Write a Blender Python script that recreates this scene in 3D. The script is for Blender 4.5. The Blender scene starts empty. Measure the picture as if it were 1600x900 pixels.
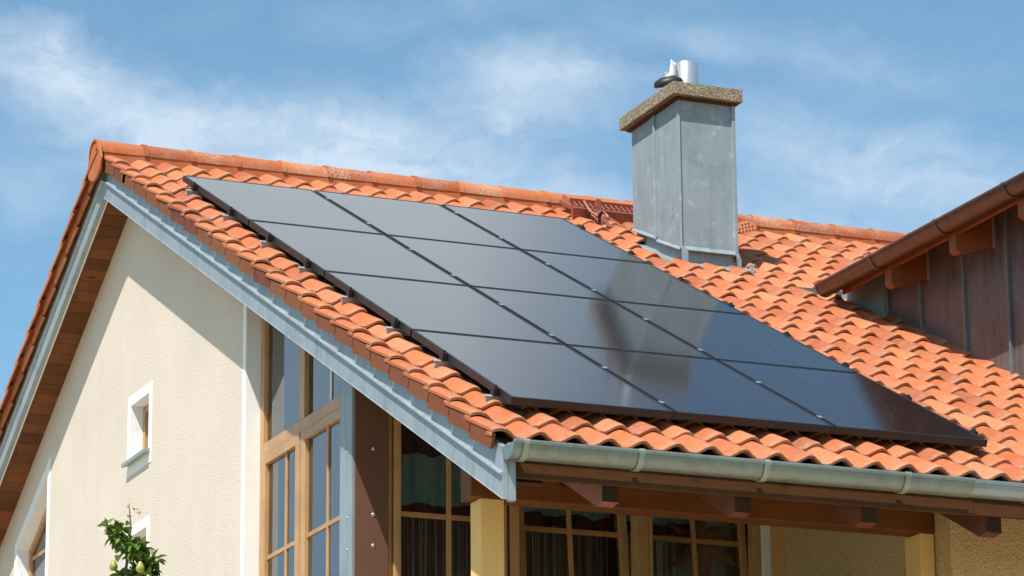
import bpy, bmesh, math, random
from mathutils import Vector, Matrix, geometry
PI = math.pi
random.seed(7)
S = bpy.context.scene
col = S.collection
ZG = 9.35                    # height of the roof origin (upper left corner of the solar field) above the ground
A = math.radians(26.43482)   # pitch of the front roof slope
CA, SA = math.cos(A), math.sin(A)
TF = math.tan(A)
TR = 0.535                   # slope of the rear roof
B = math.atan(TR); CB, SB = math.cos(B), math.sin(B)
YR = 1.18                    # the ridge
ZR = TF * YR

def RF(x, s, h):             # point on the front slope: x along the ridge, s down the slope, h above the solar glass plane
    return Vector((x, -s * CA - h * SA, -s * SA + h * CA))
def RB(x, t, h):             # point on the rear slope
    return Vector((x, YR + t * CB + h * SB, ZR - t * SB + h * CB))
def zf(y, v): return TF * y + v
def zb(y, v): return ZR - TR * (y - YR) + v

# ------------------------------------------------------------------ materials
def N(nt, typ, **kw):
    n = nt.nodes.new(typ)
    for k, v in kw.items():
        if k.startswith('_'): setattr(n, k[1:], v)
        else:
            key = int(k[1:]) if k[0] == 'i' and k[1:].isdigit() else k.replace('_', ' ')
            n.inputs[key].default_value = v
    return n
def ramp(nt, fac, stops):
    r = nt.nodes.new('ShaderNodeValToRGB')
    e = r.color_ramp.elements
    while len(e) < len(stops): e.new(0.5)
    for q, (p, c) in zip(e, stops):
        q.position = p; q.color = (c[0], c[1], c[2], 1) if hasattr(c, '__len__') else (c, c, c, 1)
    nt.links.new(fac, r.inputs[0]); return r.outputs[0]
def newmat(name):
    m = bpy.data.materials.new(name); m.use_nodes = True
    nt = m.node_tree
    b = nt.nodes['Principled BSDF']
    return m, nt, b
def coords(nt, scale=(1, 1, 1), rot=(0, 0, 0)):
    t = nt.nodes.new('ShaderNodeTexCoord')
    mp = nt.nodes.new('ShaderNodeMapping')
    mp.inputs['Scale'].default_value = scale; mp.inputs['Rotation'].default_value = rot
    nt.links.new(t.outputs['Object'], mp.inputs[0]); return mp.outputs[0]
def noise(nt, vec, scale, detail=4, rough=0.55, dist=0.0):
    n = N(nt, 'ShaderNodeTexNoise', Scale=scale, Detail=detail, Roughness=rough, Distortion=dist)
    nt.links.new(vec, n.inputs['Vector']); return n.outputs['Fac']
def mixc(nt, fac, a, b, mode='MIX'):
    n = nt.nodes.new('ShaderNodeMix'); n.data_type = 'RGBA'; n.blend_type = mode
    for i, v in ((0, fac), (6, a), (7, b)):
        if hasattr(v, 'is_output'): nt.links.new(v, n.inputs[i])
        else: n.inputs[i].default_value = v if i == 0 else (v[0], v[1], v[2], 1)
    return n.outputs[2]
def math_(nt, op, a, b=None, c=None):
    n = nt.nodes.new('ShaderNodeMath'); n.operation = op
    for i, v in enumerate((a, b, c)):
        if v is None: continue
        if hasattr(v, 'is_output'): nt.links.new(v, n.inputs[i])
        else: n.inputs[i].default_value = v
    return n.outputs[0]
def bump(nt, b, h, strength=0.3, dist=0.01):
    n = N(nt, 'ShaderNodeBump', Strength=strength, Distance=dist)
    nt.links.new(h, n.inputs['Height']); nt.links.new(n.outputs[0], b.inputs['Normal'])
def tone(nt):
    n = nt.nodes.new('ShaderNodeAttribute'); n.attribute_name = 'tone'; return n.outputs['Fac']

def simple(name, c, rough=0.6, metal=0.0, var=0.15, scale=8, stretch=(1, 1, 1), bmp=0.0, bscale=60, spec=0.5):
    m, nt, b = newmat(name)
    v = coords(nt, stretch)
    f = noise(nt, v, scale, 5)
    lo = [x * (1 - var) for x in c]; hi = [min(1, x * (1 + var)) for x in c]
    nt.links.new(ramp(nt, f, [(0.3, lo), (0.7, hi)]), b.inputs['Base Color'])
    b.inputs['Roughness'].default_value = rough; b.inputs['Metallic'].default_value = metal
    b.inputs['Specular IOR Level'].default_value = spec
    if bmp: bump(nt, b, noise(nt, v, bscale, 3), bmp)
    return m

def terracotta(name, lichen=0.3, dark=1.0, spots=0.62):
    m, nt, b = newmat(name)
    v = coords(nt)
    t = tone(nt)
    base = ramp(nt, t, [(0.0, (0.33 * dark, 0.072 * dark, 0.020 * dark)), (0.35, (0.43 * dark, 0.105 * dark, 0.028 * dark)),
                        (0.7, (0.49 * dark, 0.138 * dark, 0.042 * dark)), (1.0, (0.52 * dark, 0.18 * dark, 0.070 * dark))])
    n1 = noise(nt, v, 9, 6, 0.62)
    base = mixc(nt, math_(nt, 'MULTIPLY', ramp(nt, n1, [(0.42, 0.0), (0.75, 1.0)]), 0.45), base, (0.42 * dark, 0.22 * dark, 0.13 * dark))
    n2 = noise(nt, v, 34, 8, 0.7)
    base = mixc(nt, math_(nt, 'MULTIPLY', ramp(nt, n2, [(0.25, 1.0), (0.48, 0.0)]), 0.4), base, (0.20 * dark, 0.062 * dark, 0.03 * dark))
    # pale lichen and lime in blotches
    n3 = noise(nt, v, 3.1, 3, 0.5); n4 = noise(nt, v, 88, 5, 0.7)
    lm = math_(nt, 'MULTIPLY', ramp(nt, n3, [(0.42, 0.0), (0.68, 1.0)]), ramp(nt, n4, [(spots - 0.08, 0.0), (spots, 1.0)]))
    base = mixc(nt, math_(nt, 'MULTIPLY', lm, lichen), base, (0.55, 0.50, 0.42))
    # grime near the lower rim of each tile
    e = nt.nodes.new('ShaderNodeAttribute'); e.attribute_name = 'rim'
    rm = math_(nt, 'MULTIPLY', e.outputs['Fac'], ramp(nt, noise(nt, v, 24, 5, 0.7), [(0.38, 0.0), (0.62, 1.0)]))
    base = mixc(nt, math_(nt, 'MULTIPLY', rm, 0.62), base, (0.36, 0.25, 0.16))
    nt.links.new(base, b.inputs['Base Color'])
    b.inputs['Roughness'].default_value = 0.78
    b.inputs['Specular IOR Level'].default_value = 0.35
    bump(nt, b, math_(nt, 'ADD', n2, math_(nt, 'MULTIPLY', n4, 0.6)), 0.35, 0.006)
    return m

def zinc(name, c, rough=0.5, metal=0.25, streak=0.35, bloom=0.25):
    m, nt, b = newmat(name)
    v = coords(nt); vs = coords(nt, (22, 22, 1.6))
    f = noise(nt, v, 3.5, 7, 0.62); g = noise(nt, vs, 1.0, 6, 0.6)
    k = math_(nt, 'MULTIPLY_ADD', g, 0.5, math_(nt, 'MULTIPLY', f, 0.5))
    base = ramp(nt, k, [(0.33, [x * (1 - streak) for x in c]), (0.5, c), (0.68, [x * (1 + streak * 0.6) for x in c])])
    w = noise(nt, v, 11, 8, 0.72)
    base = mixc(nt, math_(nt, 'MULTIPLY', ramp(nt, w, [(0.55, 0.0), (0.74, 1.0)]), bloom), base, [min(1, x * 1.8 + 0.05) for x in c])
    nt.links.new(base, b.inputs['Base Color'])
    nt.links.new(math_(nt, 'MULTIPLY_ADD', f, 0.3, rough - 0.15), b.inputs['Roughness'])
    b.inputs['Metallic'].default_value = metal
    bump(nt, b, noise(nt, v, 5, 2), 0.12, 0.02)
    return m

def wood(name, c, axis=0, rough=0.5, dark=0.45, knots=True, spec=0.5, gs=1.0):
    m, nt, b = newmat(name)
    st = [38 * gs, 38 * gs, 38 * gs]; st[axis] = 2.2 * gs
    v = coords(nt, tuple(st)); vo = coords(nt)
    g = noise(nt, v, 1.0, 7, 0.65, 1.2); f = noise(nt, vo, 5, 3)
    t = tone(nt)
    k = math_(nt, 'MULTIPLY_ADD', t, 0.45, math_(nt, 'MULTIPLY', g, 0.6))
    base = ramp(nt, k, [(0.2, [x * dark for x in c]), (0.5, c), (0.85, [x * 1.3 for x in c])])
    if knots:
        st2 = [7, 7, 7]; st2[axis] = 3.0
        vo2 = coords(nt, tuple(st2))
        vn = N(nt, 'ShaderNodeTexVoronoi', Scale=1.0); nt.links.new(vo2, vn.inputs['Vector'])
        base = mixc(nt, ramp(nt, vn.outputs['Distance'], [(0.05, 0.85), (0.17, 0.0)]), base, [x * 0.22 for x in c])
    base = mixc(nt, ramp(nt, f, [(0.35, 0.35), (0.6, 0.0)]), base, [x * 0.5 for x in c])
    nt.links.new(base, b.inputs['Base Color'])
    b.inputs['Roughness'].default_value = rough; b.inputs['Specular IOR Level'].default_value = spec
    bump(nt, b, g, 0.18, 0.004)
    return m

def stucco(name, c, coarse=1.0, strength=0.6):
    m, nt, b = newmat(name)
    v = coords(nt); vs = coords(nt, (1, 0.75, 1.2))
    f = noise(nt, v, 1.3, 5); g = noise(nt, vs, 62 / coarse, 4, 0.6, 0.3)
    vo = N(nt, 'ShaderNodeTexVoronoi', Scale=85 / coarse); nt.links.new(vs, vo.inputs['Vector'])
    pit = ramp(nt, g, [(0.30, 0.0), (0.40, 1.0)])
    base = ramp(nt, f, [(0.3, [x * 0.93 for x in c]), (0.7, [min(1, x * 1.03) for x in c])])
    vz = coords(nt, (5, 5, .35)); sk = noise(nt, vz, 1.0, 6, 0.6)
    base = mixc(nt, ramp(nt, sk, [(0.52, 0.0), (0.75, 0.22)]), base, [x * 0.78 for x in c])
    base = mixc(nt, math_(nt, 'MULTIPLY', math_(nt, 'SUBTRACT', 1.0, pit), 0.42), base, [x * 0.7 for x in c])
    nt.links.new(base, b.inputs['Base Color'])
    b.inputs['Roughness'].default_value = 0.92; b.inputs['Specular IOR Level'].default_value = 0.2
    h = math_(nt, 'ADD', math_(nt, 'MULTIPLY', pit, 0.8), math_(nt, 'MULTIPLY', vo.outputs['Distance'], 0.7))
    bump(nt, b, h, strength, 0.007)
    return m

def glass(name, ior=2.2, tint=(0.9, 0.95, 1.0)):
    m = bpy.data.materials.new(name); m.use_nodes = True
    nt = m.node_tree; nt.nodes.clear()
    o = nt.nodes.new('ShaderNodeOutputMaterial'); mx = nt.nodes.new('ShaderNodeMixShader')
    fr = N(nt, 'ShaderNodeFresnel', IOR=ior)
    gl = N(nt, 'ShaderNodeBsdfGlossy', Roughness=0.012); gl.inputs['Color'].default_value = (0.92, 0.97, 1.0, 1)
    tr = N(nt, 'ShaderNodeBsdfTransparent'); tr.inputs['Color'].default_value = (*tint, 1)
    v = coords(nt)
    bp = N(nt, 'ShaderNodeBump', Strength=0.02, Distance=0.02); nt.links.new(noise(nt, v, 1.2, 0), bp.inputs['Height'])
    nt.links.new(bp.outputs[0], gl.inputs['Normal'])
    L = nt.links.new
    L(fr.outputs[0], mx.inputs[0]); L(tr.outputs[0], mx.inputs[1]); L(gl.outputs[0], mx.inputs[2]); L(mx.outputs[0], o.inputs[0])
    return m

def solar_glass():
    m, nt, b = newmat('solar_glass')
    v = coords(nt)
    sx = nt.nodes.new('ShaderNodeSeparateXYZ'); nt.links.new(v, sx.inputs[0])
    def lines(out, pitch, w):
        f = math_(nt, 'FRACT', math_(nt, 'DIVIDE', out, pitch))
        return math_(nt, 'LESS_THAN', f, w)
    cell = math_(nt, 'MAXIMUM', lines(sx.outputs[0], 0.164, 0.014), lines(sx.outputs[1], 0.164, 0.014))
    bus = lines(sx.outputs[0], 0.0182, 0.09)
    c = mixc(nt, math_(nt, 'MULTIPLY', bus, 0.8), (0.008, 0.009, 0.011), (0.06, 0.06, 0.06))
    c = mixc(nt, cell, c, (0.014, 0.014, 0.015))
    dn = noise(nt, v, 2.2, 4); sp = N(nt, 'ShaderNodeTexVoronoi', Scale=20.0); nt.links.new(v, sp.inputs['Vector'])
    rnd = nt.nodes.new('ShaderNodeSeparateColor'); nt.links.new(sp.outputs['Color'], rnd.inputs[0])
    speck = math_(nt, 'MULTIPLY', math_(nt, 'LESS_THAN', sp.outputs['Distance'], 0.085), math_(nt, 'GREATER_THAN', rnd.outputs[0], 0.70))
    dust = math_(nt, 'MULTIPLY', ramp(nt, dn, [(0.35, 0.0), (0.75, 1.0)]), 0.012)
    c = mixc(nt, dust, c, (0.42, 0.38, 0.34))
    c = mixc(nt, math_(nt, 'MULTIPLY', speck, 0.34), c, (0.6, 0.58, 0.55))
    nt.links.new(c, b.inputs['Base Color'])
    nt.links.new(math_(nt, 'MULTIPLY_ADD', speck, 0.4, 0.098), b.inputs['Roughness'])
    b.inputs['IOR'].default_value = 1.5
    bump(nt, b, noise(nt, v, 240, 2), 0.015, 0.002)
    return m

M = {}
M['tile'] = terracotta('terracotta_tile', 0.35, 0.93)
M['ridge'] = terracotta('terracotta_ridge', 0.62, 0.90, 0.56)
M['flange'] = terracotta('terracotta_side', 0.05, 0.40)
M['zinc'] = zinc('zinc_weathered', (0.265, 0.312, 0.340), 0.5, 0.2, 0.28, 0.2)
M['chimney_zinc'] = zinc('zinc_chimney', (0.235, 0.29, 0.315), 0.6, 0.04, 0.25, 0.6)
M['flash_zinc'] = zinc('zinc_flashing', (0.27, 0.32, 0.345), 0.5, 0.2, 0.25, 0.4)
M['bracket'] = zinc('bracket_zinc', (0.27, 0.32, 0.27), 0.42, 0.4, 0.25, 0.3)
M['seam'] = zinc('seam_zinc', (0.15, 0.165, 0.17), 0.5, 0.2, 0.25, 0.3)
M['gutter'] = zinc('zinc_gutter', (0.205, 0.25, 0.235), 0.36, 0.5, 0.25, 0.2)
M['gutter_clean'] = zinc('zinc_gutter_clean', (0.27, 0.34, 0.38), 0.32, 0.65, 0.15, 0.05)
M['copper'] = zinc('copper_gutter', (0.155, 0.108, 0.092), 0.36, 0.5, 0.35, 0.12)
M['copper_sheet'] = zinc('copper_sheet', (0.160, 0.142, 0.138), 0.36, 0.4, 0.5, 0.35)
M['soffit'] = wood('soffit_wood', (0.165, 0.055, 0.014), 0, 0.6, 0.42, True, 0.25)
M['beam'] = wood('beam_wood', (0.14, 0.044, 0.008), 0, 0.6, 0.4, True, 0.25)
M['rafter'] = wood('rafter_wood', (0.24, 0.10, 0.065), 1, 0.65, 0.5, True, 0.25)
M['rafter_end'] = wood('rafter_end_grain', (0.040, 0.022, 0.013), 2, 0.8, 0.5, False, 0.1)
M['rafter_shaded'] = wood('rafter_wood_shaded', (0.135, 0.048, 0.024), 1, 0.65, 0.5, True, 0.2)  # darker copy of the rafter wood, eaves shade put into its colour
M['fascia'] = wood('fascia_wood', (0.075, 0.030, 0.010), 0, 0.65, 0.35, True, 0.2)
M['fascia_fresh'] = wood('fascia_wood_bright', (0.27, 0.115, 0.04), 0, 0.55, 0.5)
M['orange_wood'] = wood('dormer_wood', (0.25, 0.078, 0.020), 0, 0.5, 0.5)
M['orange_board'] = wood('dormer_board', (0.25, 0.078, 0.020), 1, 0.5, 0.5)
M['window'] = wood('window_wood', (0.47, 0.265, 0.115), 2, 0.42, 0.75, False)
M['window_h'] = wood('window_wood_rail', (0.47, 0.265, 0.115), 1, 0.42, 0.75, False)
M['window_x'] = wood('window_wood_crossrail', (0.40, 0.20, 0.07), 0, 0.42, 0.75, False)
M['stucco'] = stucco('stucco_cream', (0.635, 0.553, 0.47), 0.8, 0.42)
M['stucco_yellow'] = stucco('stucco_ochre', (0.53, 0.36, 0.18), 1.7, 0.8)
M['plaster_yellow'] = stucco('plaster_terrace', (0.66, 0.41, 0.18), 0.9, 0.25)
M['column'] = stucco('column_paint', (0.76, 0.50, 0.19), 0.6, 0.12)
M['white'] = simple('white_paint', (0.80, 0.80, 0.79), 0.7, var=0.04, bmp=0.15, bscale=90)
M['white_rough'] = simple('white_plaster', (0.79, 0.79, 0.775), 0.8, var=0.03, bmp=0.05, bscale=120)
M['brown_panel'] = simple('brown_panel', (0.14, 0.068, 0.045), 0.45, var=0.07, scale=3)
M['bolt'] = simple('bolt_steel', (0.55, 0.54, 0.52), 0.35, 0.7)
M['pv_frame'] = simple('black_anodised', (0.016, 0.016, 0.019), 0.42, 0.0, var=0.2)
M['pv_glass'] = solar_glass()
M['pv_back'] = simple('panel_back', (0.02, 0.02, 0.02), 0.7)
M['alu'] = simple('aluminium', (0.33, 0.36, 0.39), 0.5, 0.15, var=0.1)
M['clamp'] = simple('clamp_metal', (0.24, 0.25, 0.27), 0.45, 0.2)
M['black'] = simple('black_plastic', (0.015, 0.015, 0.016), 0.5)
M['lead'] = zinc('dark_flashing', (0.045, 0.055, 0.068), 0.42, 0.3, 0.3, 0.1)
M['steel'] = simple('stainless_steel', (0.62, 0.63, 0.65), 0.30, 0.75, var=0.06, stretch=(1, 1, 8))
M['clay_pipe'] = simple('clay_pipe', (0.74, 0.72, 0.68), 0.8, var=0.1, bmp=0.2)
M['step'] = simple('red_brown_metal', (0.27, 0.08, 0.045), 0.5, 0.1, var=0.15)
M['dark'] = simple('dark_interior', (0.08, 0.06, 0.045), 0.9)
M['curtain'] = simple('string_curtain', (0.60, 0.50, 0.38), 0.9, var=0.05)
M['sheer'] = simple('sheer_curtain', (0.32, 0.45, 0.54), 0.9, var=0.1)
M['sheer_warm'] = simple('warm_sheer', (0.34, 0.31, 0.25), 0.9, var=0.1)
M['drape'] = simple('brown_drape', (0.20, 0.135, 0.08), 0.9, var=0.2, scale=6)
M['teal'] = simple('teal_cloth', (0.32, 0.60, 0.55), 0.9, var=0.12, scale=14)
M['cloth_brown'] = simple('brown_trim', (0.10, 0.035, 0.022), 0.9, var=0.2)
M['star'] = simple('brown_paper', (0.36, 0.115, 0.06), 0.8, var=0.3, scale=30, bmp=0.3)
M['leaf'] = None
def concrete():
    m, nt, b = newmat('aggregate_concrete')
    v = coords(nt)
    vo = N(nt, 'ShaderNodeTexVoronoi', Scale=115.0); nt.links.new(v, vo.inputs['Vector'])
    sc = nt.nodes.new('ShaderNodeSeparateColor'); nt.links.new(vo.outputs['Color'], sc.inputs[0])
    c = ramp(nt, sc.outputs[0], [(0.0, (0.10, 0.085, 0.06)), (0.3, (0.26, 0.21, 0.13)), (0.6, (0.36, 0.30, 0.21)), (0.85, (0.42, 0.33, 0.18)), (1.0, (0.55, 0.52, 0.46))])
    c = mixc(nt, ramp(nt, noise(nt, v, 9, 5), [(0.4, 0.4), (0.65, 0.0)]), c, (0.12, 0.10, 0.07))
    nt.links.new(c, b.inputs['Base Color']); b.inputs['Roughness'].default_value = 0.9
    bump(nt, b, vo.outputs['Distance'], 0.8, 0.012)
    return m
M['concrete'] = concrete()
def leafmat(name, c1, c2):
    m, nt, b = newmat(name)
    t = tone(nt)
    nt.links.new(ramp(nt, t, [(0.0, c1), (0.75, c2), (1.0, (0.26, 0.24, 0.04))]), b.inputs['Base Color'])
    b.inputs['Roughness'].default_value = 0.38
    b.inputs['Subsurface Weight'].default_value = 0.0
    tr = N(nt, 'ShaderNodeBsdfTranslucent'); tr.inputs['Color'].default_value = (0.16, 0.26, 0.03, 1)
    mx = nt.nodes.new('ShaderNodeMixShader'); mx.inputs[0].default_value = 0.25
    o = nt.nodes['Material Output']
    nt.links.new(b.outputs[0], mx.inputs[1]); nt.links.new(tr.outputs[0], mx.inputs[2]); nt.links.new(mx.outputs[0], o.inputs[0])
    return m
M['leaf'] = leafmat('pear_leaf', (0.045, 0.115, 0.018), (0.16, 0.27, 0.045))
M['pear'] = simple('pear_skin', (0.34, 0.34, 0.07), 0.45, var=0.25, scale=20)
M['bark'] = simple('bark', (0.13, 0.085, 0.06), 0.85, var=0.3, scale=25, bmp=0.4)
def ground_mat():
    m, nt, b = newmat('garden_ground')
    v = coords(nt)
    f = noise(nt, v, 0.09, 4); g = noise(nt, v, 9, 5)
    c = mixc(nt, ramp(nt, f, [(0.45, 0.0), (0.55, 1.0)]), (0.10, 0.14, 0.045), (0.46, 0.38, 0.28))
    c = mixc(nt, math_(nt, 'MULTIPLY', g, 0.5), c, (0.2, 0.17, 0.11))
    nt.links.new(c, b.inputs['Base Color']); b.inputs['Roughness'].default_value = 0.95
    bump(nt, b, g, 0.5, 0.03)
    return m
M['ground'] = ground_mat()
M['paving'] = stucco('pale_paving', (0.52, 0.42, 0.31), 1.5, 0.4)

# ------------------------------------------------------------------ mesh builder
class MB:
    def __init__(self): self.v = []; self.f = []; self.t = []; self.m = []; self.r = []
    def face(self, pts, t=0.5, m=0, rim=None):
        i = len(self.v); self.v += [Vector(p) for p in pts]
        self.r += rim if rim else [0.0] * len(pts)
        self.f.append(tuple(range(i, i + len(pts)))); self.t.append(t); self.m.append(m)
    def grid(self, rows, t=0.5, m=0, rim=None, flip=False, close=False):
        i = len(self.v); n = len(rows[0])
        for k, r in enumerate(rows):
            self.v += [Vector(p) for p in r]; self.r += [rim[k] if rim else 0.0] * n
        for a in range(len(rows) - 1):
            for b in range(n if close else n - 1):
                c = (b + 1) % n
                q = (i + a * n + b, i + a * n + c, i + (a + 1) * n + c, i + (a + 1) * n + b)
                self.f.append(q[::-1] if flip else q); self.t.append(t); self.m.append(m)
    def hexa(self, p, t=0.5, m=0):
        # p: eight corners, bottom ring of four then top ring of four
        i = len(self.v); self.v += [Vector(q) for q in p]; self.r += [0.0] * 8
        for q in ((3, 2, 1, 0), (4, 5, 6, 7), (0, 1, 5, 4), (1, 2, 6, 5), (2, 3, 7, 6), (3, 0, 4, 7)):
            self.f.append(tuple(i + k for k in q)); self.t.append(t); self.m.append(m)
    def box(self, x0, x1, y0, y1, z0, z1, t=0.5, m=0, fn=None):
        x0, x1 = sorted((x0, x1)); y0, y1 = sorted((y0, y1)); z0, z1 = sorted((z0, z1))
        p = [(x0, y0, z0), (x1, y0, z0), (x1, y1, z0), (x0, y1, z0), (x0, y0, z1), (x1, y0, z1), (x1, y1, z1), (x0, y1, z1)]
        if fn: p = [fn(*q) for q in p]
        self.hexa(p, t, m)
    def prism(self, poly, e0, e1, axis=0, t=0.5, m=0, holes=(), fn=None):
        # polygon in the two other axes, pushed from e0 to e1 along axis
        def P(a, b, e):
            q = {0: (e, a, b), 1: (a, e, b), 2: (a, b, e)}[axis]
            return fn(*q) if fn else q
        loops = [list(poly)] + [list(h) for h in holes]
        flat = [q for l in loops for q in l]
        tris = geometry.tessellate_polygon([[Vector((a, b, 0)) for a, b in l] for l in loops])
        for e in (e0, e1):
            for tr in tris: self.face([P(*flat[k], e) for k in tr], t, m)
        for l in loops:
            n = len(l)
            for k in range(n):
                a, b = l[k], l[(k + 1) % n]
                self.face([P(*a, e0), P(*b, e0), P(*b, e1), P(*a, e1)], t, m)
    def tube(self, path, r, seg=8, t=0.5, m=0, caps=True, r2=None):
        path = [Vector(p) for p in path]; rows = []
        for i, p in enumerate(path):
            d = (path[min(i + 1, len(path) - 1)] - path[max(i - 1, 0)]).normalized()
            up = Vector((0, 0, 1)) if abs(d.z) < 0.9 else Vector((1, 0, 0))
            a = d.cross(up).normalized(); b = a.cross(d)
            rr = r if r2 is None else r + (r2 - r) * i / max(1, len(path) - 1)
            if isinstance(r, (list, tuple)): rr = r[i]
            rows.append([p + a * math.cos(2 * PI * k / seg) * rr + b * math.sin(2 * PI * k / seg) * rr for k in range(seg)])
        self.grid(rows, t, m, close=True)
        if caps: self.face(rows[0][::-1], t, m); self.face(rows[-1], t, m)
    def lathe(self, prof, c, seg=24, t=0.5, m=0, rot=None):
        c = Vector(c); rows = []
        for r, z in prof:
            row = []
            for k in range(seg):
                q = Vector((r * math.cos(2 * PI * k / seg), r * math.sin(2 * PI * k / seg), z))
                if rot: q = rot @ q
                row.append(c + q)
            rows.append(row)
        self.grid(rows, t, m, close=True)
    def build(self, name, mats, parent=None, bevel=0.0, smooth=False, angle=40, weld=True):
        if not isinstance(mats, (list, tuple)): mats = [mats]
        off = Vector((0, 0, ZG))
        o0 = rootloc(parent) if parent else Vector((0, 0, 0))
        me = bpy.data.meshes.new(name)
        me.from_pydata([p + off - o0 for p in self.v], [], self.f)
        for q in mats: me.materials.append(q)
        me.polygons.foreach_set('material_index', self.m)
        at = me.attributes.new('tone', 'FLOAT', 'FACE'); at.data.foreach_set('value', self.t)
        if any(self.r):
            ar = me.attributes.new('rim', 'FLOAT', 'POINT'); ar.data.foreach_set('value', self.r)
        bm = bmesh.new(); bm.from_mesh(me)
        if weld: bmesh.ops.remove_doubles(bm, verts=bm.verts, dist=1e-5)
        bmesh.ops.recalc_face_normals(bm, faces=bm.faces)
        bm.to_mesh(me); bm.free()
        if smooth:
            me.polygons.foreach_set('use_smooth', [True] * len(me.polygons))
            me.set_sharp_from_angle(angle=math.radians(angle))
        o = bpy.data.objects.new(name, me); col.objects.link(o)
        if parent: o.parent = parent
        if bevel:
            b = o.modifiers.new('edge', 'BEVEL'); b.width = bevel; b.segments = 2; b.limit_method = 'ANGLE'; b.angle_limit = math.radians(35)
        return o
def rootloc(o):
    l = Vector(o.location)
    while o.parent: o = o.parent; l += Vector(o.location)
    return l
def tag(o, label=None, cat=None, group=None, kind=None):
    for k, v in (('label', label), ('category', cat), ('group', group), ('kind', kind)):
        if v: o[k] = v
    return o
def thing(name, loc, label, cat, group=None):
    o = bpy.data.objects.new(name, None); col.objects.link(o)
    o.location = Vector(loc) + Vector((0, 0, ZG)); o.empty_display_size = 0.2
    return tag(o, label, cat, group)
def one(fn, *a, **k):
    mb = MB(); getattr(mb, fn)(*a, **k); return mb

# ------------------------------------------------------------------ ground
g = MB(); g.face([(-500, -500, -ZG), (500, -500, -ZG), (500, 500, -ZG), (-500, 500, -ZG)])
tag(g.build('ground', M['ground']), kind='structure')
g = MB(); g.face([(-9, -15, -ZG + .004), (14, -15, -ZG + .004), (14, 12, -ZG + .004), (-9, 12, -ZG + .004)])
tag(g.build('paving', M['paving']), kind='structure')

# ------------------------------------------------------------------ the house
house = thing('house', (0, YR, -ZG), 'cream house with an orange tiled gable roof, zinc clad chimney and copper dormer', 'house')
XV, XE = -0.30, 7.4           # verge and far end of the roof
COURSE, COVER = 0.349, 0.206
S_EAVE = 7.47
H0 = -0.142

roof = MB()
def tile_profile(n):
    out = []
    for k in range(n + 1):
        u = -0.03 + 1.07 * k / n
        d = abs(u - 0.70) / (0.44 if u < 0.70 else 0.33)
        h = 0.048 * math.cos(PI * d / 2) ** 1.35 if d < 1 else 0.0
        if u < 0.3: h += 0.006 * ((0.2 - u) / 0.25) ** 2
        if u > 0.85: h += 0.007 * min(1, (u - 0.85) / 0.15)
        out.append((u, h))
    return out
def lay_tile(mb, place, xs, s_low, n, t, lift=0.034, length=0.42):
    js, jh, jx, jr = random.gauss(0, .004), random.gauss(0, .0018), random.gauss(0, .0018), random.gauss(0, .006)
    P = tile_profile(n) if not callable(xs) else xs(n)
    x0 = 0 if callable(xs) else xs
    rows, rim = [], []
    for ds, dh, rm in ((-length, 0, 0), (-0.20, lift * .52, 0), (-0.07, lift * .84, 0.35), (-0.014, lift * .985, 1.0), (0, lift - .006, 1.0), (0.001, lift - .022, .6), (-0.09, lift - .034, 0)):
        row = []
        for u, h in P:
            x = x0 + u * COVER
            sag = 0.010 * (1 - h / 0.052) if ds > -0.08 else 0
            row.append(place(x + jx + jr * ds, s_low + js + ds - sag * (1 if ds > -.05 else 0.3) + jr * (u - .5) * .2, H0 + h + dh + jh))
        rows.append(row); rim.append(rm)
    mb.grid(rows, t, 0, rim)
NC = 25
def course(k):
    return {23: -.48, 24: -.80}.get(k, S_EAVE - COURSE * k)
for k in range(NC):
    s = course(k)
    j = 0
    while True:
        x = -0.158 + COVER * j
        if x > XE: break
        j += 1
        # no tiles where the dormer stands
        if 4.95 < x < 7.0 and 2.0 < s < 6.9: continue
        t = min(1, max(0, random.gauss(0.5, 0.27)))
        if 3.50 < x < 4.09 and -.3 < s < 1.0 and s > .25: continue
        under = 0.12 < x < 2.9 and 0.5 < s < 6.7
        lay_tile(roof, RF, x, s, 4 if under else 11, t)
ro = roof.build('roof', M['tile'], house, smooth=True, angle=50)

mb = MB(); mb.hexa([RF(-.27, 7.36, -.20), RF(XE, 7.36, -.20), RF(XE, 7.40, -.20), RF(-.27, 7.40, -.20), RF(-.27, 7.36, -.138), RF(XE, 7.36, -.138), RF(XE, 7.40, -.138), RF(-.27, 7.40, -.138)]); mb.build('eave_hollow_strip', M['fascia'], ro)  # dark strip added behind the eave tiles to shade their hollows
def verge_profile(n):
    pts = [(-0.301, 0.018), (-0.302, 0.034), (-0.294, 0.043), (-0.27, 0.050), (-0.242, 0.052), (-0.215, 0.046), (-0.19, 0.030), (-0.17, 0.013), (-0.15, 0.003), (-0.13, 0.0), (-0.11, 0.003)]
    return [(x / COVER, h) for x, h in pts]
for k in range(NC):
    s = course(k)
    mb = MB()
    t = min(1, max(0, random.gauss(0.5, 0.2)))
    lay_tile(mb, RF, verge_profile, s, 10, t)
    # hanging side flange, tucked under the roll
    a0, a1 = s - COURSE + .010, s - .002
    for (x0, x1) in ((-0.297, -0.280),):
        mb.hexa([RF(x0, a0, H0 - .066), RF(x1, a0, H0 - .066), RF(x1, a1, H0 - .040), RF(x0, a1, H0 - .040),
                 RF(x0, a0, H0 + .020), RF(x1, a0, H0 + .020), RF(x1, a1, H0 + .042), RF(x0, a1, H0 + .042)], t, 1)
    mb.build('verge_tile', [M['tile'], M['flange']], ro, smooth=True, angle=45)

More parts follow.
